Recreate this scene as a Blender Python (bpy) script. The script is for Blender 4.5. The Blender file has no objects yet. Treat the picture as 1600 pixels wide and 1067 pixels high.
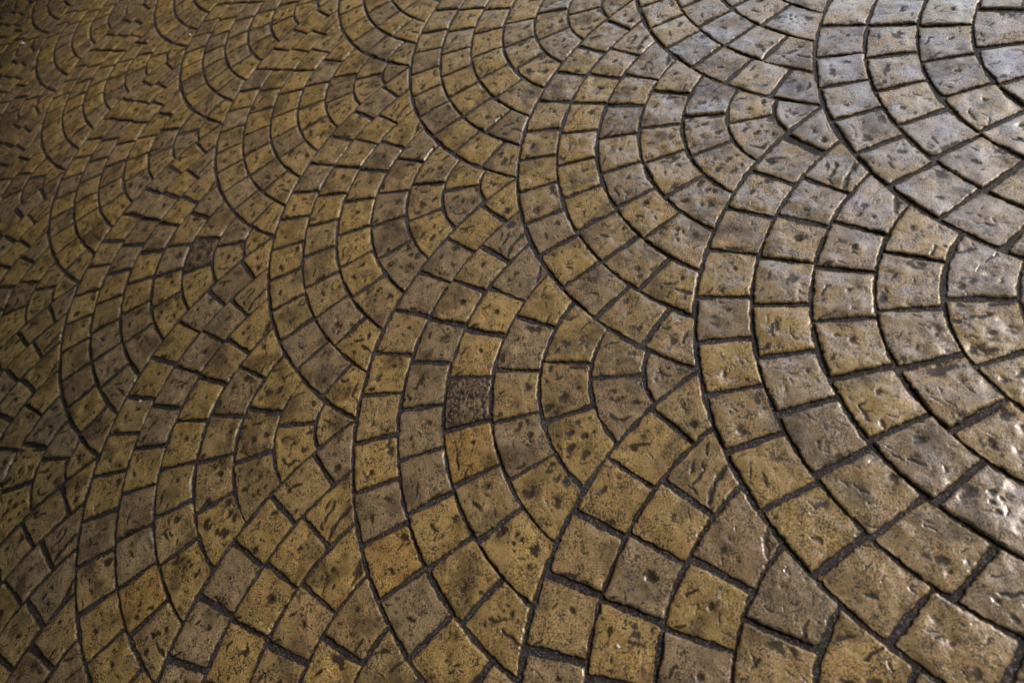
import bpy, math
import numpy as np
D = bpy.data
scene = bpy.context.scene
col = scene.collection
rad = math.radians
U = 0.12                       # depth of one paver row in metres

# ------------------------------------------------------------------ camera
from mathutils import Matrix, Vector
CAM = np.array([-0.01337062618603646, 6.085218170731073, 10.766980049614512])
RT = (-0.9499067023801926, -0.009923828217661398, -0.31237601445484464)
UP = (-0.16248124843966344, -0.83812520662777, 0.5207167962728351)
BK = (-0.26697771696878874, 0.5453876196327371, 0.7945283152113972)
F_MM = 22.995622432614937
cd = D.cameras.new("camera"); cam = D.objects.new("camera", cd); col.objects.link(cam)
m = Matrix.Identity(4)
for i in range(3):
    m[i][0] = RT[i]; m[i][1] = UP[i]; m[i][2] = BK[i]; m[i][3] = CAM[i] * U
cam.matrix_world = m
cd.sensor_width = 36.0; cd.lens = F_MM; cd.clip_start = 0.02; cd.clip_end = 500.0
cd.dof.use_dof = True; cd.dof.focus_distance = 14.5 * U; cd.dof.aperture_fstop = 3.2
scene.camera = cam

# ------------------------------------------------------------------ light
SUN_AZ, SUN_EL = -163.0, 40.0
w = D.worlds.new("World"); scene.world = w; w.use_nodes = True
nt = w.node_tree; bg = nt.nodes["Background"]
sky = nt.nodes.new("ShaderNodeTexSky"); sky.sky_type = 'NISHITA'; sky.sun_disc = False
sky.dust_density = 1.6; sky.air_density = 1.3; sky.sun_elevation = rad(SUN_EL); sky.sun_rotation = rad(90.0 - SUN_AZ)
nt.links.new(sky.outputs[0], bg.inputs[0]); bg.inputs[1].default_value = 0.15
sd = D.lights.new("sun", 'SUN'); sd.energy = 0.85; sd.angle = rad(10.0); sd.color = (1.0, 0.80, 0.64)
sun = D.objects.new("sun", sd); col.objects.link(sun)
S = Vector((math.cos(rad(SUN_EL)) * math.cos(rad(SUN_AZ)), math.cos(rad(SUN_EL)) * math.sin(rad(SUN_AZ)), math.sin(rad(SUN_EL))))
sun.rotation_euler = S.to_track_quat('Z', 'Y').to_euler(); sun.location = S * 20
scene.view_settings.view_transform = 'Standard'; scene.view_settings.look = 'None'
scene.view_settings.exposure = 1.05; scene.view_settings.gamma = 1.0

# ------------------------------------------------------------------ noise and the laid-by-hand drift
def hash2(ix, iy, s):
    h = (ix * 374761393 + iy * 668265263 + s * 1442695041) & 0xffffffff
    h = ((h ^ (h >> 13)) * 1274126177) & 0xffffffff
    h = ((h ^ (h >> 16)) * 2246822519) & 0xffffffff
    return ((h ^ (h >> 15)) & 0xffffff) / float(0xffffff)
def vnoise(x, y, s=0):
    ix = np.floor(x).astype(np.int64); iy = np.floor(y).astype(np.int64)
    fx = x - ix; fy = y - iy
    fx = fx * fx * fx * (fx * (fx * 6 - 15) + 10); fy = fy * fy * fy * (fy * (fy * 6 - 15) + 10)
    a = hash2(ix, iy, s); b = hash2(ix + 1, iy, s); c = hash2(ix, iy + 1, s); d = hash2(ix + 1, iy + 1, s)
    return (a * (1 - fx) + b * fx) * (1 - fy) + (c * (1 - fx) + d * fx) * fy * 1.0 - 0.5
def fbm(x, y, s=0, o=3):
    r = 0; a = 1.0
    for k in range(o):
        r = r + a * vnoise(x * 2 ** k + 17.3 * k, y * 2 ** k - 9.1 * k, s + k); a *= 0.5
    return r
WT = np.array(list(bytes.fromhex("646464646464646464646464646464646464646464645d62605e615a615861566054605260505f4f5f4d5e4b5e495e475d455d435c415c405c3e5b3c5b3a5a385a3659345a335c365f38613b623d643f646464646464646464646464646464646464646451615b625e5f605a61576155605360515f4f5f4e5f4c5e4a5e485d465d445d425c415c3f5b3d5b3b5b395a375c395f3b613e6240644265446646674864646464646464646464646464646464646464644e6158625c5f5e5b60576154605260505f4f5f4d5e4b5e495e475d455d435c415c405c3e5b3c5c3b5e3e60406243644565476649674b674d684e685064646464646464646464646464646464646451624b6156625b5f5d5b5f57605460515f505f4e5f4c5e4a5e485d465d445d425c415c3f5e41604362466448654a664c674e674f685168536854695569576464646464646464646464646464646464644e614860546259605b5c5d575f535f515f4f5f4d5e4b5e495e475d455d435e4460466248644b654d664f6650675268546855685768586959695b695c695d6464646464646464646464646464646452624b614560516257605a5c5c585d535e505f4e5f4c5e4a5e485d466049624b644d6550665166536755675668586859685b685c685d685e685f686068626863646464646464646464646464646464644f614860425f4e615560585c5a585c545d505e4d5e4b604c624e645065526654665667586759675a685c685d685e685f68616862686368646865686668666867646464646464646464646464646452624c6145603f5f4c615360565d59585b545d5161516453655566576659675a675c675d675e67606761676267636764676567666767676767686769676a676b676b64646464646464646464646464644f614860425f3c5f49615160555d5b5a605863586559665b665d665e67606761676267636764676567666767676767686769666a666b666b666c666d666e666e666f64646464646464646464646452624c6145603f5f395e496058605f5f625e645d655d665e666066626664666566666667666766686669666a666b666b666c666d666d666e666f666f66706671667166726464646464646464646464644f614960425f475d4b5a5a5d615f646065606560666066616663666565686569656a656a656b656c656c656d656e656e656f656f657065716571657265736573657465746464646464646464646452625160555d575c595a5959625d656066616662656265626563656565676569656c656c656d656e656e656f656f65706571657165726572657365736574657565756576657664646464646464646464605f605e605d605c605b605a655e66606662656265636563656465666567656a656d656e656f657065706571657165726572657365736574657565756576657665776577657864646464646464646462646164616460645f635e635d665f66616662656365636464646464666567656a656c657065706571657165726573657365746574657566756676667666776678667866796679646464646464646460666265636463636462646164606660666165626463646364646464656565676569666c666f667166726672667366736674667566756676667666776677667867786779677a677a6464646464645e675b685a695e6760666165626462636462646264626463646364636464656565666668676b676d68716872687368736874687568756876687668776877687868796879687a687a687b6464646464645c685a69586a566b586a5b695d675e6661646263626362636363636364636564666667676869686c696f697369736974697469756976697669776977697869796979697a697a697b697b646464645e675b685969576a546b526d516d556b586a5c675e655f64606361636363646365646665686669686a6b6b6e6b716c736b746b756b756b766b766b776b786b786b796b796b7a6b7b6b7b6b7c646464645c685a69586a566b536c516d4f6e4d6f4f6e556a58675b655d645f64616363636564676568666a676b6a6c6c6d6f6e736e746e756e766d766d776d776d786d796d796d7a6d7a6d7b6d7c6d7c64645e675b685969576a556b526d506e4e6f4b7049714b6e516a556759665c655f6461646464666468656a676c696d6b6f6e70717075707570767076707770786f786f796f796f7a6f7b6f7b6f7c6f7c64645d685a69586a566b536c516d4f6e4d6f4a704871496f496d4d6a536857665b655f656265656568666a676c686e6b706d717072747376737672777277727872797279727a727a717b717b717c717d5e675b685969576a556b526c506e4e6f4b7049714772476f486d486c4b6b516956675b665f666366666669676c686e6a706d726f7472757675777577757875787579747a747a747b747b747c747c737d5d685a69586a566b536c516d4f6e4d6f4a70487146724670476e476c496c4a6c506a56695b686067646768686b696e6a716c736f757277757878787877797779777a777a777b777b767c767c767d767d5b685969576a556b526c506e4e6f4c704971477245734570466e466d476c496c4b6c4f6c566a5c6a61696569696a6d6b706d736f7571777479787a797a7a7a7a7a7a797b797b797c797c797d797d797e5a69586a566b546c516d4f6e4d6f4a704871467244744471446f456d466d486c4a6c4d6c506d566c5c6c626b676c6b6c6f6e726f757178747a777c7b7c7b7c7b7c7b7c7c7c7c7c7d7c7d7b7d7b7e7b7e5969576a556b526c506e4e6f4c7049714772457342744371436f446e456d466c496c4b6d4e6d526e566f5d6e636e686e6d6f7170747277747a777d7a7e7d7e7d7e7d7e7d7e7d7e7e7e7e7e7e7e7f7e7f586a566b546c516d4f6e4d6f4a7048714672447441754272426f436e446d456d476d4a6d4d6d506e546f58715e7164716a716e72737376757a787d7a7f7d807f807f807f807f807f807f807f80808080576a556b526c506e4e6f4c704971477245734374407541724170426f436e446d466d486d4b6d4f6e526f56705a725f7465746b747075757778797c7b7f7e828182818281828182818281828182818281566b546c516d4f6e4d6f4b7048714672447441753f7640734070416f416e436d456d476d4a6e4d6e516f547058725d74617667776c787279767a7a7c7e7e818183838483848384838483858385838583556b536c506d4e6f4c70497147724573437440753e763f733f713f6f406e416e436e466d486e4c6e4f6f537057725b735f766378687b6e7b737c787e7c80808284858586858586858685868586858785546c516d4f6e4d6f4b7048714672447341753f763d773e743e713e703f6f406e426e446e476e4a6e4d6f5170557259735d756178667a6a7d6f7f75807a827e8482868689868887888787888788878887536c506d4e6f4c70497147724573437440753e763c773c743d723d703e6f3f6f416e436e456e486f4c6f4f70537157735b755f77647a687d6c80718377847c868088848a878c888b888a898a89898a89516d4f6e4d6f4b7048714672447342753f763d773b783b753c723c713d703e6f3f6e416e446e476f4a6f4e705171557359755e776279667c6a7f6f82738678887d8a828c868f888e898e8a8d8a8c8b8c506d4e6f4c704a7147724573437440753e763c773a783a753b733b713c703d6f3e6f406f436f456f496f4c705071547358745c766079647b697e6d81718575897a8d7f8e8490889289918a908b908c8f4f6e4d6f4b7048714672447342753f763d773b78387939763a733a723b703b703d6f3f6f416f446f47704a704e71527356745a765e78627b677d6b816f847388788c7c908193869589968a948b938c924e6f4c704a7147724573437440753e763c773a78377938763874397239713a703c6f3e6f406f426f457049704c715072547458765c78617a657d69806d837287768b7a8f7e938298879a89998b978c964d6f4b7048714672447342753f763d773b783979367a377737743872387139703a703c6f3e6f4170447047704b714e72527456755a775f7a637c677f6b8270867489788d7c928096849b889e8a9c8c9b4c704a7147724573437441753e763c773a783779357a3677367537733772387139703b703d7040704270467149714d725174557559775d79617c657e6a816e857288768c7a907e95829a869f89a18b9f4b7048714672447342743f763d773b783979367a347b3578357536733672377138713a703c703e704170447147714b724f74537557775b795f7b637e68816c847087748b798f7d938198859d89a28aa44a7147724573437441753e763c773a783779357a337c34783476347435733672377138703a703d703f704371467249724d745175557759795d7b627d66806a836e86738a778e7b927f96839b87a08aa449714672447342743f763d773b783979367a347b327c327933763374347335723671377139713b713e714171447248724b744f75537657785b7a607d647f68826d857189758d79917d958199859e89a2")), dtype=float).reshape(41, 40, 2)
WT = (WT - 100.0) / 100.0
def warp(x, y):
    gx = np.clip((x + 22) / 2, 0, 39.999); gy = np.clip((y + 26) / 2, 0, 38.999)
    i = gx.astype(int); j = gy.astype(int); fx = (gx - i)[..., None]; fy = (gy - j)[..., None]
    d = (WT[i, j] * (1 - fx) + WT[i + 1, j] * fx) * (1 - fy) + (WT[i, j + 1] * (1 - fx) + WT[i + 1, j + 1] * fx) * fy
    return x + d[..., 0], y + d[..., 1]

def to_pixel(x, y, z=0.0):     # only used to rank stones by size in view and to look colours up by place
    P = np.array([x, -y, z]) - CAM
    a = P @ np.array(RT); b = P @ np.array(UP); c = -(P @ np.array(BK))
    if c <= 0.5: return None
    f = F_MM / 18 * 800
    return 800 + a / c * f, 533.5 - b / c * f, c

# ------------------------------------------------------------------ materials
def new_mat(name):
    mt = D.materials.new(name); mt.use_nodes = True
    n = mt.node_tree.nodes; l = mt.node_tree.links
    return mt, n, l, n["Principled BSDF"]
def noise_node(n, l, vec, scale, detail=3.0, rough=0.55):
    t = n.new("ShaderNodeTexNoise"); t.inputs["Scale"].default_value = scale
    t.inputs["Detail"].default_value = detail; t.inputs["Roughness"].default_value = rough
    l.new(vec, t.inputs["Vector"]); return t.outputs["Fac"]
def ramp(n, l, fac, a, b, va=0.0, vb=1.0):
    r = n.new("ShaderNodeMapRange"); r.inputs["From Min"].default_value = a; r.inputs["From Max"].default_value = b
    r.inputs["To Min"].default_value = va; r.inputs["To Max"].default_value = vb
    l.new(fac, r.inputs["Value"]); return r.outputs[0]
def mixc(n, l, fac, a, b, mode='MIX'):
    x = n.new("ShaderNodeMix"); x.data_type = 'RGBA'; x.blend_type = mode
    for s, k in ((a, 6), (b, 7)):
        if hasattr(s, 'links'): l.new(s, x.inputs[k])
        else: x.inputs[k].default_value = (*s, 1)
    if hasattr(fac, 'links'): l.new(fac, x.inputs[0])
    else: x.inputs[0].default_value = fac
    return x.outputs[2]
def mth(n, l, op, a, b=None):
    x = n.new("ShaderNodeMath"); x.operation = op
    for s, k in ((a, 0), (b, 1)):
        if s is None: continue
        if hasattr(s, 'links'): l.new(s, x.inputs[k])
        else: x.inputs[k].default_value = s
    return x.outputs[0]

def stone_material():
    mt, n, l, bs = new_mat("sealed_stone")
    geo = n.new("ShaderNodeNewGeometry").outputs["Position"]
    tone = n.new("ShaderNodeAttribute"); tone.attribute_name = "tone"
    st = n.new("ShaderNodeAttribute"); st.attribute_name = "stain"
    wear = n.new("ShaderNodeAttribute"); wear.attribute_name = "wear"
    ws = n.new("ShaderNodeSeparateColor"); l.new(wear.outputs["Color"], ws.inputs[0])
    big = noise_node(n, l, geo, 26.0, 4.0)
    mid = noise_node(n, l, geo, 85.0, 4.0)
    fine = noise_node(n, l, geo, 340.0, 2.0, 0.6)
    sp = noise_node(n, l, geo, 210.0, 2.0, 0.6)
    spm = noise_node(n, l, geo, 40.0, 2.0)
    c = mixc(n, l, ramp(n, l, big, 0.35, 0.68), tone.outputs["Color"], (0.30, 0.185, 0.055), 'MULTIPLY')
    c = mixc(n, l, ramp(n, l, big, 0.30, 0.62, 0.0, 0.45), tone.outputs["Color"], mixc(n, l, 1.0, tone.outputs["Color"], (0.62, 0.55, 0.50), 'MULTIPLY'))
    c = mixc(n, l, ramp(n, l, mid, 0.42, 0.72, 0.0, 0.5), c, mixc(n, l, 1.0, tone.outputs["Color"], (1.22, 1.20, 1.25), 'MULTIPLY'))
    # sandy grain: light and dark grains
    c = mixc(n, l, ramp(n, l, fine, 0.50, 0.62, 0.0, 0.9), c, mixc(n, l, 1.0, c, (1.75, 1.7, 1.7), 'MULTIPLY'))
    c = mixc(n, l, ramp(n, l, fine, 0.49, 0.38, 0.0, 0.95), c, mixc(n, l, 1.0, c, (0.33, 0.29, 0.27), 'MULTIPLY'))
    c0 = mixc(n, l, ramp(n, l, mid, 0.42, 0.72, 0.0, 0.5), tone.outputs['Color'], mixc(n, l, 1.0, tone.outputs['Color'], (0.75, 0.68, 0.62), 'MULTIPLY'))
    c = mixc(n, l, ramp(n, l, noise_node(n, l, geo, 19.0, 2.0), 0.36, 0.60, 0.25, 1.0), c0, c)
    # dark pinholes, gathered in patches
    thr = mth(n, l, 'ADD', sp, ramp(n, l, spm, 0.35, 0.70, -0.05, 0.075))
    thr = mth(n, l, 'ADD', thr, mth(n, l, 'MULTIPLY', ws.outputs[1], 0.10))
    vo = n.new("ShaderNodeTexVoronoi"); vo.inputs["Scale"].default_value = 230.0; l.new(geo, vo.inputs["Vector"])
    lim = mth(n, l, 'ADD', ramp(n, l, spm, 0.38, 0.62, 0.12, 0.46), mth(n, l, 'MULTIPLY', ws.outputs[1], 0.16))
    lim = mth(n, l, 'ADD', lim, ramp(n, l, sp, 0.3, 0.7, -0.22, 0.22))
    pv = ramp(n, l, mth(n, l, 'SUBTRACT', lim, vo.outputs["Distance"]), 0.0, 0.10)
    pin = mth(n, l, 'MAXIMUM', pv, mth(n, l, 'MULTIPLY', ramp(n, l, thr, 0.61, 0.64), 0.8))
    stain_f = mth(n, l, 'MULTIPLY', st.outputs["Fac"], ramp(n, l, mid, 0.30, 0.62, 0.72, 1.12))
    stain_f = mth(n, l, 'MINIMUM', mth(n, l, 'MULTIPLY', stain_f, 1.4), 0.96)
    c = mixc(n, l, stain_f, c, (0.027, 0.016, 0.006))
    c = mixc(n, l, mth(n, l, 'MULTIPLY', pin, 0.88), c, (0.022, 0.015, 0.009))
    l.new(c, bs.inputs["Base Color"])
    r = mth(n, l, 'ADD', ramp(n, l, mid, 0.3, 0.7, 0.24, 0.40), mth(n, l, 'ADD', mth(n, l, 'MULTIPLY', pin, 0.15), mth(n, l, 'MULTIPLY', mth(n, l, 'MAXIMUM', ws.outputs[0], st.outputs['Fac']), 0.35)))
    l.new(r, bs.inputs["Roughness"])
    bs.inputs["Specular IOR Level"].default_value = 0.6
    
    pol = noise_node(n, l, geo, 13.0, 3.0)
    cw = mth(n, l, 'MULTIPLY', mth(n, l, 'SUBTRACT', 1.0, ws.outputs[0]), ramp(n, l, pol, 0.35, 0.62, 0.15, 1.0))
    cw = mth(n, l, 'MULTIPLY', cw, ramp(n, l, st.outputs['Fac'], 0.0, 0.7, 1.0, 0.12))
    l.new(cw, bs.inputs['Coat Weight']); l.new(ramp(n, l, ws.outputs[0], 0.0, 1.0, 0.6, 0.05), bs.inputs['Specular IOR Level']); bs.inputs['Coat Roughness'].default_value = 0.23; bs.inputs['Coat IOR'].default_value = 2.2
    b1 = n.new("ShaderNodeBump"); b1.inputs["Strength"].default_value = 0.55; b1.inputs["Distance"].default_value = 0.0010
    hh = mth(n, l, 'ADD', fine, mth(n, l, 'MULTIPLY', pin, -1.4))
    l.new(hh, b1.inputs["Height"])
    b2 = n.new("ShaderNodeBump"); b2.inputs["Strength"].default_value = 0.35; b2.inputs["Distance"].default_value = 0.0035
    l.new(mid, b2.inputs["Height"]); l.new(b1.outputs[0], b2.inputs["Normal"])
    l.new(b2.outputs[0], bs.inputs["Normal"])
    b3 = n.new('ShaderNodeBump'); b3.inputs['Strength'].default_value = 0.35; b3.inputs['Distance'].default_value = 0.0016
    l.new(mth(n, l, 'ADD', mid, mth(n, l, 'MULTIPLY', fine, 0.25)), b3.inputs['Height']); l.new(b3.outputs[0], bs.inputs['Coat Normal'])
    return mt

def mortar_material():
    mt, n, l, bs = new_mat("dark_mortar")
    geo = n.new("ShaderNodeNewGeometry").outputs["Position"]
    a = noise_node(n, l, geo, 45.0, 4.0); f = noise_node(n, l, geo, 260.0, 3.0, 0.7)
    c = mixc(n, l, ramp(n, l, a, 0.3, 0.7), (0.014, 0.013, 0.014), (0.050, 0.045, 0.046))
    c = mixc(n, l, ramp(n, l, f, 0.55, 0.64, 0.0, 0.85), c, (0.28, 0.245, 0.23))
    l.new(c, bs.inputs["Base Color"])
    l.new(ramp(n, l, f, 0.3, 0.7, 0.35, 0.6), bs.inputs["Roughness"]); bs.inputs['Specular IOR Level'].default_value = 0.3
    b = n.new("ShaderNodeBump"); b.inputs["Strength"].default_value = 1.0; b.inputs["Distance"].default_value = 0.0050
    l.new(f, b.inputs["Height"]); l.new(b.outputs[0], bs.inputs["Normal"])
    return mt

def simple_material(name, c1, c2, scale, rough):
    mt, n, l, bs = new_mat(name)
    geo = n.new("ShaderNodeNewGeometry").outputs["Position"]
    l.new(mixc(n, l, ramp(n, l, noise_node(n, l, geo, scale, 4.0), 0.35, 0.65), c1, c2), bs.inputs["Base Color"])
    bs.inputs["Roughness"].default_value = rough
    return mt
M_STONE = stone_material(); M_MORTAR = mortar_material()

def tag(o, label=None, cat=None, group=None, kind=None):
    for k, v in (("label", label), ("category", cat), ("group", group), ("kind", kind)):
        if v: o[k] = v
    return o
def mesh_from(name, co, quads, mats, attrs=None, smooth=True, ngons=()):
    me = D.meshes.new(name)
    nv = len(co); nq = len(quads)
    me.vertices.add(nv); me.vertices.foreach_set("co", np.ascontiguousarray(co, dtype=np.float32).ravel())
    tot = nq * 4 + sum(len(g) for g in ngons)
    me.loops.add(tot); me.polygons.add(nq + len(ngons))
    li = np.concatenate([np.asarray(quads, dtype=np.int32).ravel()] + [np.asarray(g, dtype=np.int32) for g in ngons])
    me.loops.foreach_set("vertex_index", li)
    starts = list(np.arange(nq) * 4); p = nq * 4
    for g in ngons: starts.append(p); p += len(g)
    me.polygons.foreach_set("loop_start", np.array(starts, dtype=np.int32))
    me.polygons.foreach_set("use_smooth", np.full(nq + len(ngons), smooth))
    me.update(calc_edges=True)
    for k, a in (attrs or {}).items():
        if a.ndim == 2:
            at = me.attributes.new(k, 'FLOAT_COLOR', 'POINT'); at.data.foreach_set("color", a.astype(np.float32).ravel())
        else:
            at = me.attributes.new(k, 'FLOAT', 'POINT'); at.data.foreach_set("value", a.astype(np.float32))
    for mm in mats: me.materials.append(mm)
    return me

# ------------------------------------------------------------------ the stamped fan
S3 = math.sqrt(3.0)
JA = {1: [], 2: [4], 3: [13.2, -12.5], 4: [28.4, 9.5, -7.5, -25.2], 5: [34.2, 21.2, 7.5, -6.4, -19.9, -33.4],
      6: [43, 32.8, 22.1, 11.5, 0.6, -10.2, -21, -31.8, -42.7],
      7: [50.8, 41, 32, 22.7, 13.2, 4.7, -4.4, -13.4, -22.2, -31.4, -40.6, -50.2]}
# relief pressed into each stone of the fan: x from the outer side, y from the upper joint
# p x y radius depth | l x0 y0 x1 y1 width depth | s x y rx ry (brown smudge, shallow)
FEAT = {
 (1, 1): "l .30 .30 .36 .62 .020 .020;l .36 .5 .5 .6 .018 .016;l .22 .4 .33 .45 .02 .015;p .2 .6 .03 .015;p .45 .3 .025 .012;p .5 .75 .03 .012",
 (2, 1): "l .18 .30 .34 .16 .022 .02;l .10 .38 .2 .27 .018 .015;s .72 .30 .07 .09;p .5 .6 .02 .01;p .76 .36 .03 .015",
 (2, 2): "s .33 .27 .14 .05;s .92 .22 .10 .16;l .2 .62 .3 .8 .03 .015;l .3 .8 .5 .86 .03 .015;s .5 .45 .08 .05;s .72 .7 .09 .09",
 (3, 1): "l .50 .34 .62 .08 .022 .02;s .62 .52 .09 .10;s .35 .66 .12 .07;s .25 .8 .07 .05;s .78 .62 .05 .09;l .1 .3 .3 .15 .03 .012",
 (3, 2): "s .2 .12 .10 .07;l .6 .1 .92 .08 .05 .016;s .12 .34 .07 .05;s .45 .30 .15 .04;s .15 .78 .10 .08;s .48 .66 .09 .12;s .78 .58 .09 .09;s .34 .86 .10 .06",
 (3, 3): "s .2 .25 .06 .05;s .42 .28 .08 .05;s .62 .2 .07 .05;s .3 .5 .12 .05;s .6 .48 .08 .06;s .8 .5 .05 .05;s .45 .72 .1 .05;s .7 .75 .06 .04;p .85 .2 .03 .015",
 (4, 1): "l .74 .62 .76 .88 .026 .022;p .88 .55 .028 .015;p .75 .88 .03 .015;s .3 .4 .06 .05",
 (4, 2): "s .58 .14 .22 .08;s .12 .78 .07 .11;l .24 .46 .33 .36 .026 .014",
 (4, 3): "s .76 .42 .09 .13;s .17 .88 .09 .05;l .2 .5 .3 .42 .02 .012",
 (4, 4): "s .58 .16 .20 .12;s .34 .90 .12 .05;l .32 .52 .36 .42 .02 .012;s .7 .42 .06 .08",
 (4, 5): "s .25 .30 .12 .10;s .80 .17 .12 .10;s .78 .42 .10 .06;s .52 .70 .12 .11;s .86 .62 .08 .10;s .4 .55 .05 .05",
 (5, 1): "l .70 .06 .92 .40 .05 .03;s .84 .22 .08 .14;s .38 .55 .07 .06;s .35 .72 .08 .06;s .62 .7 .05 .05",
 (5, 2): "p .56 .48 .050 .035;l .18 .50 .30 .36 .022 .018;l .12 .95 .30 .86 .024 .018",
 (5, 3): "p .60 .42 .045 .035;l .16 .54 .22 .38 .024 .020;l .22 .38 .3 .36 .02 .012;l .12 .95 .36 .84 .026 .020",
 (5, 4): "p .55 .42 .050 .030;l .12 .72 .2 .6 .02 .012;s .35 .3 .05 .04",
 (5, 5): "p .58 .38 .048 .035;l .20 .50 .19 .76 .026 .020;l .19 .52 .3 .46 .022 .016;l .26 .97 .38 .82 .024 .020",
 (5, 6): "s .60 .28 .10 .08;p .62 .3 .045 .02;l .26 .42 .34 .60 .03 .020;l .50 .82 .56 .72 .024 .018",
 (5, 7): "s .45 .12 .14 .08;p .62 .30 .045 .03;p .50 .36 .035 .025;p .64 .42 .03 .02;p .42 .44 .028 .02;s .7 .7 .08 .1",
 (6, 1): "l .66 .06 .70 .50 .05 .035;l .70 .5 .82 .86 .055 .040;l .40 .45 .46 .75 .034 .022;l .30 .4 .40 .5 .03 .02;l .42 .82 .58 .86 .026 .02;l .2 .5 .3 .65 .03 .018",
 (6, 2): "s .48 .4 .05 .09;p .50 .38 .026 .012", (6, 3): "s .62 .42 .12 .10;p .60 .44 .05 .03;l .1 .95 .22 .9 .022 .014",
 (6, 4): "s .66 .38 .12 .13;l .24 .45 .26 .3 .03 .014;l .3 .88 .36 .84 .02 .01", (6, 5): "s .16 .80 .12 .09;l .3 .62 .35 .38 .03 .016;s .4 .4 .05 .12",
 (6, 6): "s .70 .38 .06 .07;s .30 .62 .04 .08;p .72 .4 .02 .012", (6, 7): "s .45 .94 .34 .08;l .3 .75 .36 .55 .025 .010",
 (6, 8): "l .40 .38 .46 .56 .032 .018;p .34 .66 .022 .012;s .9 .55 .08 .10", (6, 9): "s .40 .66 .08 .12;s .3 .82 .07 .05;s .6 .9 .08 .06",
 (6, 10): "l .40 .30 .56 .54 .034 .025;l .42 .58 .44 .92 .036 .028;p .3 .3 .03 .02;p .7 .6 .05 .02;s .2 .5 .05 .05",
 (7, 1): "p .74 .58 .075 .035;s .72 .66 .10 .08;s .4 .55 .08 .06", (7, 2): "s .22 .66 .12 .08;l .25 .62 .42 .46 .03 .018",
 (7, 3): "s .45 .14 .10 .10;s .62 .88 .14 .07;s .3 .5 .06 .08", (7, 4): "s .5 .9 .22 .05;p .5 .5 .018 .01", (7, 5): "p .62 .36 .045 .030;l .14 .94 .26 .84 .024 .018;l .28 .4 .36 .32 .02 .012",
 (7, 6): "s .34 .58 .07 .14;s .62 .3 .07 .05;s .2 .9 .1 .05", (7, 7): "s .4 .66 .04 .06;s .75 .86 .05 .04", (7, 8): "s .38 .74 .09 .12;s .85 .3 .08 .2;p .3 .4 .02 .012;p .5 .3 .02 .012;p .42 .5 .022 .012",
 (7, 9): "s .70 .38 .09 .08;l .34 .7 .35 .5 .03 .012", (7, 10): "l .38 .62 .44 .74 .026 .014;s .86 .3 .1 .12", (7, 11): "l .34 .50 .42 .66 .03 .014;p .62 .3 .022 .012",
 (7, 12): "s .5 .42 .06 .06;s .3 .76 .08 .05;s .7 .2 .1 .05", (7, 13): "l .52 .14 .62 .34 .04 .022;s .40 .50 .12 .08;l .40 .72 .66 .76 .04 .022",
}
def parse(f):
    r = []
    for t in f.split(";"):
        q = t.split(); r.append((q[0], [float(a) for a in q[1:]]))
    return r
FEAT = {k: parse(v) for k, v in FEAT.items()}
TONES = {'G': ((0.368, 0.262, 0.100), "golden"), 'O': ((0.335, 0.243, 0.112), "ochre"), 'T': ((0.298, 0.225, 0.128), "greyish tan"),
         'B': ((0.262, 0.192, 0.104), "brown"), 'D': ((0.270, 0.200, 0.120), "dark pitted"), 'A': ((0.350, 0.232, 0.080), "amber")}
PICK = """562 340 G;562 380 G;570 430 G;597 472 O;612 332 T;617 367 T;635 420 T;665 320 O;680 355 G;725 322 T;745 360 G;782 327 G;795 380 T;702 410 T;757 427 O;817 435 T;665 462 T;715 482 O;777 497 G;852 480 G;850 325 O;860 365 T;880 407 O;910 325 G;915 385 G;915 450 T;632 520 O;605 590 G;680 547 T;665 617 T;592 662 O;587 720 G;660 692 T;752 560 G;737 635 D;820 550 T;810 625 O;740 705 A;825 692 T;890 605 O;895 542 G;902 692 G;555 522 G;665 765 T;595 815 T;687 840 G;615 897 A;760 792 O;857 775 G;727 907 G;817 870 G;640 940 T;700 1022 G;850 1040 A;880 975 O;930 455 T;985 492 O;1042 517 O;1055 455 G;1122 505 T;1122 567 G;1047 585 T;972 560 O;980 630 B;1067 642 O;280 540 G;312 565 T;357 577 O;415 562 G;435 612 G;375 625 B;322 632 G;272 622 T;252 595 G;477 550 T;507 577 T;540 610 G;475 650 O;527 662 O;465 717 G;407 687 O;347 700 O;295 705 G;260 685 T;525 712 T;402 750 O;320 392 D;1010 700 G;990 790 O;950 790 G;1075 760 O;1150 720 O;30 912 T;357 925 T;312 1000 T;295 907 G;150 925 O;210 885 T;215 960 A;250 1000 O;105 925 T;1300 310 T;1370 290 T;1280 40 O;1300 110 O;1320 120 T;1330 160 T;1430 25 T;1440 75 T;1500 100 T;1390 200 T;1230 800 O;1190 860 B;1110 700 G"""
PICK = [(float(a.split()[0]), float(a.split()[1]), a.split()[2]) for a in PICK.split(";")]

def corners_theta(k, idx):
    a = JA[k]; n = len(a) + 1
    hi = (lambda r: np.radians(30) + np.arcsin(np.clip(r, 0, 7) / 14)) if idx == 1 else (lambda r, q=a[idx - 2]: np.full_like(r, np.radians(q)))
    lo = (lambda r: -(np.radians(30) + np.arcsin(np.clip(r, 0, 7) / 14))) if idx == n else (lambda r, q=a[idx - 1]: np.full_like(r, np.radians(q)))
    return hi, lo
def smin(a, b, k=0.035):
    h = np.clip(0.5 + 0.5 * (b - a) / k, 0, 1)
    return b * (1 - h) + a * h - k * h * (1 - h)
H_TOP = 0.050

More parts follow.
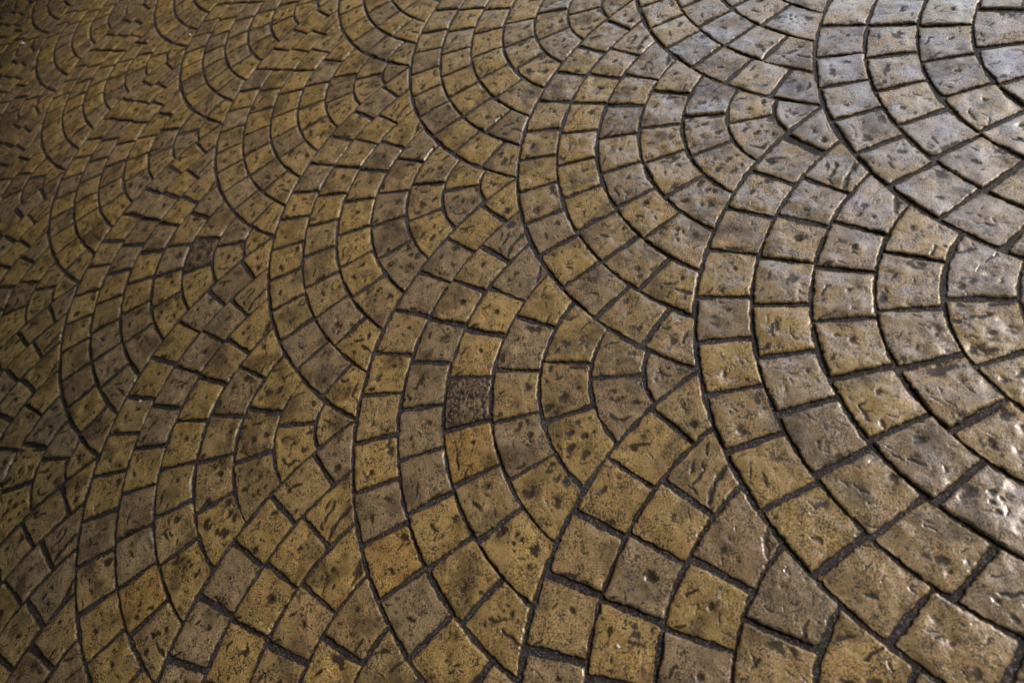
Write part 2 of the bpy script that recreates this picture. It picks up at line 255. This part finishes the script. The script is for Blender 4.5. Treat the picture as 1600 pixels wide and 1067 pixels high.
def stone_arrays(fan, k, idx, n, seed, tone, porous):
    """height-field of one stone cut along its joints; returns verts, quads, attrs (units u)"""
    rng = np.random.default_rng(seed)
    hi, lo = corners_theta(k, idx)
    mu = np.linspace(0.012, 0.988, n)
    s, t = np.meshgrid(mu, mu, indexing='ij')
    r = (k - 1) + s
    th = hi(r) * (1 - t) + lo(r) * t
    wlat = (hi(r) - lo(r)) * np.maximum(r, 0.02)
    jw = rng.uniform(0.008, 0.032, 4); jw[2:] += rng.uniform(-.004, .012, 2)
    if fan[0] >= 3: jw += 0.010
    if fan == (-2, 0) and (k, idx) == (7, 2): jw[2] = 0.12
    X0 = r * np.cos(th); Y0 = r * np.sin(th)
    tx = fan[0] * 3.5; ty = fan[1] * 3.5 * S3
    gx = X0 + tx; gy = Y0 + ty
    # ragged, slightly swaying edges
    rag = 0.030 * fbm(gx * 3.1, gy * 3.1, 5, 2) + 0.026 * fbm(gx * 14, gy * 14, 9, 3)
    tilt = rng.uniform(-0.022, 0.022, 4)
    d_in = s - jw[0] - tilt[0] * (t - .5); d_out = 1 - s - jw[1] - tilt[1] * (t - .5)
    d_a = t * wlat - jw[2] - 0.012 - tilt[2] * (s - .5); d_b = (1 - t) * wlat - jw[3] - 0.012 - tilt[3] * (s - .5)
    if k == 1: d_in = s * 3 + 0.02
    d = smin(smin(d_in, d_out), smin(d_a, d_b)) + rag
    h = np.where(d > 0, H_TOP * (1 - np.exp(-np.maximum(d, 0) / 0.010)) + 0.012 * (1 - np.exp(-np.maximum(d, 0) / 0.12)), d * 2.2)
    lift = rng.uniform(-0.006, 0.010); ax, ay = rng.uniform(-0.018, 0.018, 2)
    inside = np.clip(d / 0.05, 0, 1)
    x = 1 - s; y = t            # x from the outer side, as in FEAT
    base = 0.034 * fbm(X0 * 1.9 + 40 * k, Y0 * 1.9 + 3 * idx, 31, 3) + 0.006 * fbm(gx * 7, gy * 7, 77, 2)
    relief = base + lift + ax * (x - .5) + ay * (y - .5)
    stain = np.zeros_like(s)
    W = float(np.mean(wlat))
    nx = 0.05 * fbm(gx * 9, gy * 9, 51, 3); ny = 0.05 * fbm(gx * 9 + 50, gy * 9, 52, 3)
    px = x + nx; py = y * W + ny
    for kind, q in FEAT.get((k, idx), []):
        if kind == 'p':
            g = np.exp(-(((px - q[0]) ** 2 + (py - q[1] * W) ** 2) / (q[2] * 1.2) ** 2) ** 1.6)
            relief = relief - g * q[3] * 0.7; stain = np.maximum(stain, g * 0.95)
        elif kind == 's':
            g = np.exp(-(((px - q[0]) / q[2]) ** 2 + ((py - q[1] * W) / (q[3] * W)) ** 2))
            g2 = np.clip((g * (1.0 + 2.2 * fbm(gx * 13, gy * 13, 60, 3)) - 0.22) * 1.7, 0, 1)
            relief = relief - g * 0.014; stain = np.maximum(stain, g2 * 0.88)
        else:
            ax0, ay0, ax1, ay1, wd, dp = q[0], q[1] * W, q[2], q[3] * W, q[4], q[5]
            vx, vy = ax1 - ax0, ay1 - ay0; L2 = vx * vx + vy * vy
            tt = np.clip(((px - ax0) * vx + (py - ay0) * vy) / L2, 0, 1)
            taper = 0.45 + 0.55 * np.sin(np.pi * np.clip(tt * .9 + .05, 0, 1))
            dd = (px - ax0 - tt * vx) ** 2 + (py - ay0 - tt * vy) ** 2
            g = np.exp(-(dd / (wd * 1.15 * taper) ** 2) ** 1.3)
            relief = relief - g * dp * 0.55; stain = np.maximum(stain, g * 0.93)
    # this stone's own small dents
    for _ in range(rng.integers(3, 8)):
        cx, cy = rng.uniform(.08, .92), rng.uniform(.08, .92) * W; rr = rng.uniform(0.015, 0.038); asp = rng.uniform(.6, 1.9)
        g = np.exp(-(((px - cx) / rr) ** 2 + ((py - cy) / (rr * asp)) ** 2))
        relief = relief - g * 0.006; stain = np.maximum(stain, g * rng.uniform(.35, .9))
    for _ in range(rng.integers(2, 6)):
        cx, cy = rng.uniform(.1, .9), rng.uniform(.1, .9) * W; an = rng.normal(0.9, .5); L = rng.uniform(.03, .09); wd = rng.uniform(.012, .022)
        vx, vy = math.cos(an) * L, math.sin(an) * L
        tt = np.clip(((px - cx) * vx + (py - cy) * vy) / (L * L), -1, 1)
        g = np.exp(-(((px - cx - tt * vx) ** 2 + (py - cy - tt * vy) ** 2) / (wd * (1.1 - abs(tt) * .6)) ** 2) ** 1.2)
        relief = relief - g * 0.009; stain = np.maximum(stain, g * rng.uniform(.5, .95))
    # broad brown bloom and joint dirt; edge colour darkened further to subdue lit rims
    bloom = np.clip(fbm(gx * 1.6 + 9, gy * 1.6, 91, 4) * 2.8 - 0.30, 0, 1) * 0.42
    edge = np.maximum(np.exp(-np.maximum(d, 0) / 0.035) * np.clip(0.55 + 1.3 * fbm(gx * 5, gy * 5, 93, 3), 0, 1), np.exp(-np.maximum(d - 0.004, 0) / 0.012) * 1.1)
    stain = np.clip(np.maximum(np.maximum(stain, bloom), edge * 0.92), 0, 1)
    if porous:
        pz = np.clip(fbm(gx * 22, gy * 22, 101, 2) * 2.2, -1, 1)
        relief = relief - 0.022 * np.clip(pz, 0, 1); stain = np.maximum(stain, np.clip(pz, 0, 1) * .95)
    h = h + relief * inside
    wx, wy = warp(gx, gy)
    hh = h.copy()
    keep = h > -0.030
    hh = np.maximum(hh, -0.05)
    co = np.stack([wx * U, -wy * U, hh * U], -1).reshape(-1, 3)
    idn = np.arange(n * n).reshape(n, n)
    kq = keep[:-1, :-1] | keep[1:, :-1] | keep[:-1, 1:] | keep[1:, 1:]
    # plane y is flipped to world -y, so wind (s,t) accordingly to face up
    quads = np.stack([idn[:-1, :-1], idn[1:, :-1], idn[1:, 1:], idn[:-1, 1:]], -1)[kq]
    used = np.zeros(n * n, bool); used[quads.ravel()] = True
    remap = np.cumsum(used) - 1
    co = co[used]; quads = remap[quads]
    st = stain.reshape(-1)[used]
    tn = np.empty((len(co), 4)); jit = 1 + rng.uniform(-.07, .07)
    tn[:, :3] = np.array(tone) * jit * 0.97; tn[:, 3] = 1
    dull = np.clip(np.exp(-np.maximum(d, 0) / 0.030) * 0.9 + rng.uniform(0, .28), 0, 1).reshape(-1)[used]
    return co, quads, st, tn, np.stack([dull, np.full(len(co), 1.0 if porous else 0.0), dull * 0, dull * 0 + 1], -1)

def boundary_skirt(co, quads, z):
    """close the stone below: side walls down to z and a bottom"""
    e = np.concatenate([quads[:, [0, 1]], quads[:, [1, 2]], quads[:, [2, 3]], quads[:, [3, 0]]])
    key = {}
    for a, b in e.tolist(): key[(a, b)] = 1
    bd = [(a, b) for (a, b) in key if (b, a) not in key]
    vs = sorted({a for a, b in bd} | {b for a, b in bd}); mp = {v: len(co) + i for i, v in enumerate(vs)}
    low = co[vs].copy(); low[:, 2] = z
    q2 = [(b, a, mp[a], mp[b]) for a, b in bd]
    nxt = {a: b for a, b in bd}; st = bd[0][0]; loop = []; c = st
    for _ in range(len(bd) + 1):
        loop.append(mp[c]); c = nxt.get(c, st)
        if c == st: break
    return np.concatenate([co, low]), np.concatenate([quads, np.array(q2)]), vs, [loop[::-1]]

# ---- list every stone that can be seen, with its size in the picture
stones = []
for i in range(-6, 16):
    for j in range(-6, 12):
        if (i + j) % 2: continue
        tx, ty = i * 3.5, j * 3.5 * S3
        for k in range(1, 8):
            for idx in range(1, len(JA[k]) + 2):
                hi, lo = corners_theta(k, idx)
                rr = np.array([k - 1 + .001, k, k, k - 1 + .001, k - .5]); th = np.array([hi(rr[:1])[0], hi(rr[1:2])[0], lo(rr[2:3])[0], lo(rr[3:4])[0], 0])
                th[4] = (hi(rr[4:])[0] + lo(rr[4:])[0]) / 2
                gx, gy = warp(rr * np.cos(th) + tx, rr * np.sin(th) + ty)
                P = [to_pixel(a, b, H_TOP) for a, b in zip(gx, gy)]
                if any(p is None for p in P): continue
                c = P[4]
                if not (-260 < c[0] < 1860 and -160 < c[1] < 1330): continue
                pol = [(p[0], p[1]) for p in P[:4]]
                ar_full = abs(sum(pol[a][0] * pol[(a + 1) % 4][1] - pol[(a + 1) % 4][0] * pol[a][1] for a in range(4))) / 2
                # share inside the frame, by sampling
                inn = 0
                for a in np.linspace(.1, .9, 5):
                    for b in np.linspace(.1, .9, 5):
                        qx = (pol[0][0] * (1 - a) + pol[1][0] * a) * (1 - b) + (pol[3][0] * (1 - a) + pol[2][0] * a) * b
                        qy = (pol[0][1] * (1 - a) + pol[1][1] * a) * (1 - b) + (pol[3][1] * (1 - a) + pol[2][1] * a) * b
                        inn += (0 <= qx <= 1600 and 0 <= qy <= 1067)
                stones.append(dict(fan=(i, j), k=k, i=idx, px=c[0], py=c[1], z=c[2], area=ar_full * inn / 25.0, full=ar_full, n=len(JA[k]) + 1))
stones.sort(key=lambda q: -q['area'])
print("stones in view", sum(q['area'] > 0 for q in stones), "of", len(stones))
for q in stones:
    rng = np.random.default_rng(abs(hash((q['fan'][0] + 50, q['fan'][1] + 50, q['k'], q['i']))) % (2 ** 31)); q['seed'] = int(rng.integers(1 << 30))
    u = rng.random()
    right = q['px'] > 1150
    t = ('O' if u < .38 else 'G' if u < .62 else 'T' if u < .90 else 'B') if right else ('G' if u < .42 else 'O' if u < .70 else 'T' if u < .92 else 'B')
    q['tone'] = t
for x, y, t in PICK:
    b = min(stones, key=lambda q: (q['px'] - x) ** 2 + (q['py'] - y) ** 2)
    if (b['px'] - x) ** 2 + (b['py'] - y) ** 2 < 40 ** 2: b['tone'] = t

FANS = {(-3, 1): "top right corner", (-2, 0): "right edge", (-2, 2): "top edge right", (-1, -1): "lower right", (-1, 1): "upper right",
        (0, 0): "central", (0, 2): "upper middle", (1, -1): "bottom edge middle", (1, 1): "centre left", (1, 3): "top edge middle",
        (2, 0): "lower left", (2, 2): "upper left of centre", (3, -1): "bottom left corner", (3, 1): "mid left", (3, 3): "top left", (4, 0): "left edge"}
ORD = ["", "first", "second", "third", "fourth", "fifth", "sixth", "seventh", "eighth", "ninth", "tenth", "eleventh", "twelfth", "last"]
def label_for(q):
    k, i, n = q['k'], q['i'], q['n']
    tone = TONES[q['tone']][1]
    fan = FANS.get(q['fan'], "far")
    arc = "outer arc" if k == 7 else ORD[k] + " arc"
    if k == 1: return "%s wedge stone at the pointed tip of the %s fan" % (tone, fan)
    return "%s stone, %s down in %s of the %s fan" % (tone, ORD[i], arc, fan) if not (n >= 3 and i == n) \
        else "%s stone at lower end of %s of the %s fan" % (tone, arc, fan)

# ------------------------------------------------------------------ build
rest = [[], [], [], [], [], 0]
N_IND = 300
for r_, q in enumerate(stones):
    size = math.sqrt(q['full']) * 0.64
    n = int(np.clip(size * 1.25, 10, 96))
    if q['area'] == 0: n = max(8, n // 2)
    if r_ >= N_IND: n = min(n, 46)
    co, quads, st, tn, po = stone_arrays(q['fan'], q['k'], q['i'], n, q['seed'], TONES[q['tone']][0], q['tone'] == 'D')
    if len(quads) < 4: continue
    if r_ < N_IND:
        co, quads, vs, ng = boundary_skirt(co, quads, -0.16 * U)
        st = np.concatenate([st, st[vs]]); tn = np.concatenate([tn, tn[vs]]); po = np.concatenate([po, po[vs]])
        org = np.array([co[:, 0].mean(), co[:, 1].mean(), 0.0])
        me = mesh_from("paving_stone", co - org, quads, [M_STONE], {"stain": st, "tone": tn, "wear": po}, ngons=ng)
        o = D.objects.new("paving_stone", me); o.location = org; col.objects.link(o)
        tag(o, label_for(q), "paving stone", "paving stones laid in fan arcs")
    else:
        b = rest[5]
        rest[0].append(co); rest[1].append(quads + b); rest[2].append(st); rest[3].append(tn); rest[4].append(po); rest[5] += len(co)
me = mesh_from("paving_stones", np.concatenate(rest[0]), np.concatenate(rest[1]), [M_STONE],
               {"stain": np.concatenate(rest[2]), "tone": np.concatenate(rest[3]), "wear": np.concatenate(rest[4])})
o = D.objects.new("paving_stones", me); col.objects.link(o)
tag(o, "smaller golden brown paving stones of the fans receding to the upper left", "paving stones", None, "stuff")

# mortar bed: a fine sheet under the stones in view, wide coarse ground beyond
gx = np.linspace(-26, 62, 440); gy = np.linspace(-26, 58, 420)
X, Y = np.meshgrid(gx, gy, indexing='ij')
Z = 0.022 * fbm(X * 1.7, Y * 1.7, 200, 3) + 0.014
co = np.stack([X * U, -Y * U, Z * U], -1).reshape(-1, 3)
idn = np.arange(X.size).reshape(X.shape)
qd = np.stack([idn[:-1, :-1], idn[:-1, 1:], idn[1:, 1:], idn[1:, :-1]], -1).reshape(-1, 4)
me = mesh_from("mortar_bed", co, qd[:, ::-1], [M_MORTAR])
o = D.objects.new("mortar_bed", me); col.objects.link(o); tag(o, "dark grey gritty mortar filling the joints between the stones", "mortar", None, "structure")
R = 300.0; zz = -0.03
me = mesh_from("ground", np.array([(-R, -R, zz), (R, -R, zz), (R, R, zz), (-R, R, zz)]), np.array([(0, 1, 2, 3)]), [M_MORTAR], smooth=False)
o = D.objects.new("ground", me); col.objects.link(o); tag(o, "dark ground stretching out beyond the fan paving", "ground", None, "structure")

def px_to_plane(px, py):
    f = F_MM / 18 * 800
    d = np.array(RT) * (px - 800) / f - np.array(UP) * (py - 533.5) / f - np.array(BK)
    t = -CAM[2] / d[2]; P = CAM + t * d
    return P[0] * U, P[1] * U
M_PEB = simple_material("pale_pebble", (0.62, 0.60, 0.56), (0.45, 0.43, 0.40), 300.0, 0.6)
import bmesh
for sx, sy, sr, z, lb in ((38, 71, 0.011, 0.009, "tiny white pebble lying on the far paving in the top left corner"),
                       (221, 628, 0.0042, 0.004, "tiny grey pebble stuck in the joint at the left"),
                       (967, 1011, 0.0038, 0.008, "small pale round grit on the brown stained stone at the bottom"),
                       (299, 58, 0.006, 0.008, "tiny pale chip of stone lying in the far upper left fans")):
    wx, wy = px_to_plane(sx, sy)
    bm = bmesh.new(); bmesh.ops.create_icosphere(bm, subdivisions=3, radius=1.0)
    for v in bm.verts:
        c_ = v.co; f_ = 1 + 0.35 * float(fbm(np.array(c_.x * 1.7 + sx), np.array(c_.y * 1.7 + c_.z), 7, 2))
        v.co = Vector((c_.x * 1.15, c_.y * 0.9, c_.z * 0.6)) * f_ * sr
    me = D.meshes.new("pebble"); bm.to_mesh(me); bm.free(); me.materials.append(M_PEB)
    for p in me.polygons: p.use_smooth = True
    o = D.objects.new("pebble", me); o.location = (wx, wy, z + sr * 0.3); o.rotation_euler = (0, 0, sx * 1.0); col.objects.link(o)
    tag(o, lb, "pebble", "loose pebbles on the paving")
wb = D.meshes.new("added_sky_block_wall")  # added unseen wall, keeps low sky from reflecting in the left paving
def box(x0, y0, z0, x1, y1, z1):
    v = [(x0, y0, z0), (x1, y0, z0), (x1, y1, z0), (x0, y1, z0), (x0, y0, z1), (x1, y0, z1), (x1, y1, z1), (x0, y1, z1)]
    f = [(0, 3, 2, 1), (4, 5, 6, 7), (0, 1, 5, 4), (1, 2, 6, 5), (2, 3, 7, 6), (3, 0, 4, 7)]
    return v, f
v1, f1 = box(10.0, -10.7, -0.2, 10.3, 9.0, 2.995); v2, f2 = box(3.4, -11.0, -0.2, 10.3, -10.7, 2.995)
wb.from_pydata(v1 + v2, [], f1 + [tuple(i + 8 for i in q) for q in f2])
wb.materials.append(simple_material("added_wall_brown", (0.17, 0.11, 0.06), (0.12, 0.08, 0.045), 2.0, 0.85))
o = D.objects.new("added_sky_block_wall", wb); col.objects.link(o); tag(o, "brown wall added out of view to block low sky at the left", "wall", None, "structure")
# roof slab added out of view, open towards the right, shading the left paving
pts = [(-12, 0.5), (-2.0, 0.5), (-2.0, -1.4), (-1.0, -2.1), (-0.1, -3.2), (1.0, -12), (12, -12), (12, 12), (-12, 12)]
n_ = len(pts)
me = D.meshes.new("added_shade_roof")
me.from_pydata([(x, y, 3.0) for x, y in pts] + [(x, y, 3.3) for x, y in pts], [],
               [list(range(n_))[::-1], list(range(n_, 2 * n_))] + [(i, (i + 1) % n_, n_ + (i + 1) % n_, n_ + i) for i in range(n_)])
me.materials.append(simple_material("added_roof_brown", (0.34, 0.25, 0.16), (0.22, 0.16, 0.10), 3.0, 0.8))
o = D.objects.new("added_shade_roof", me); col.objects.link(o); tag(o, "brown roof slab added out of view to shade the left of the paving", "roof", None, "structure")
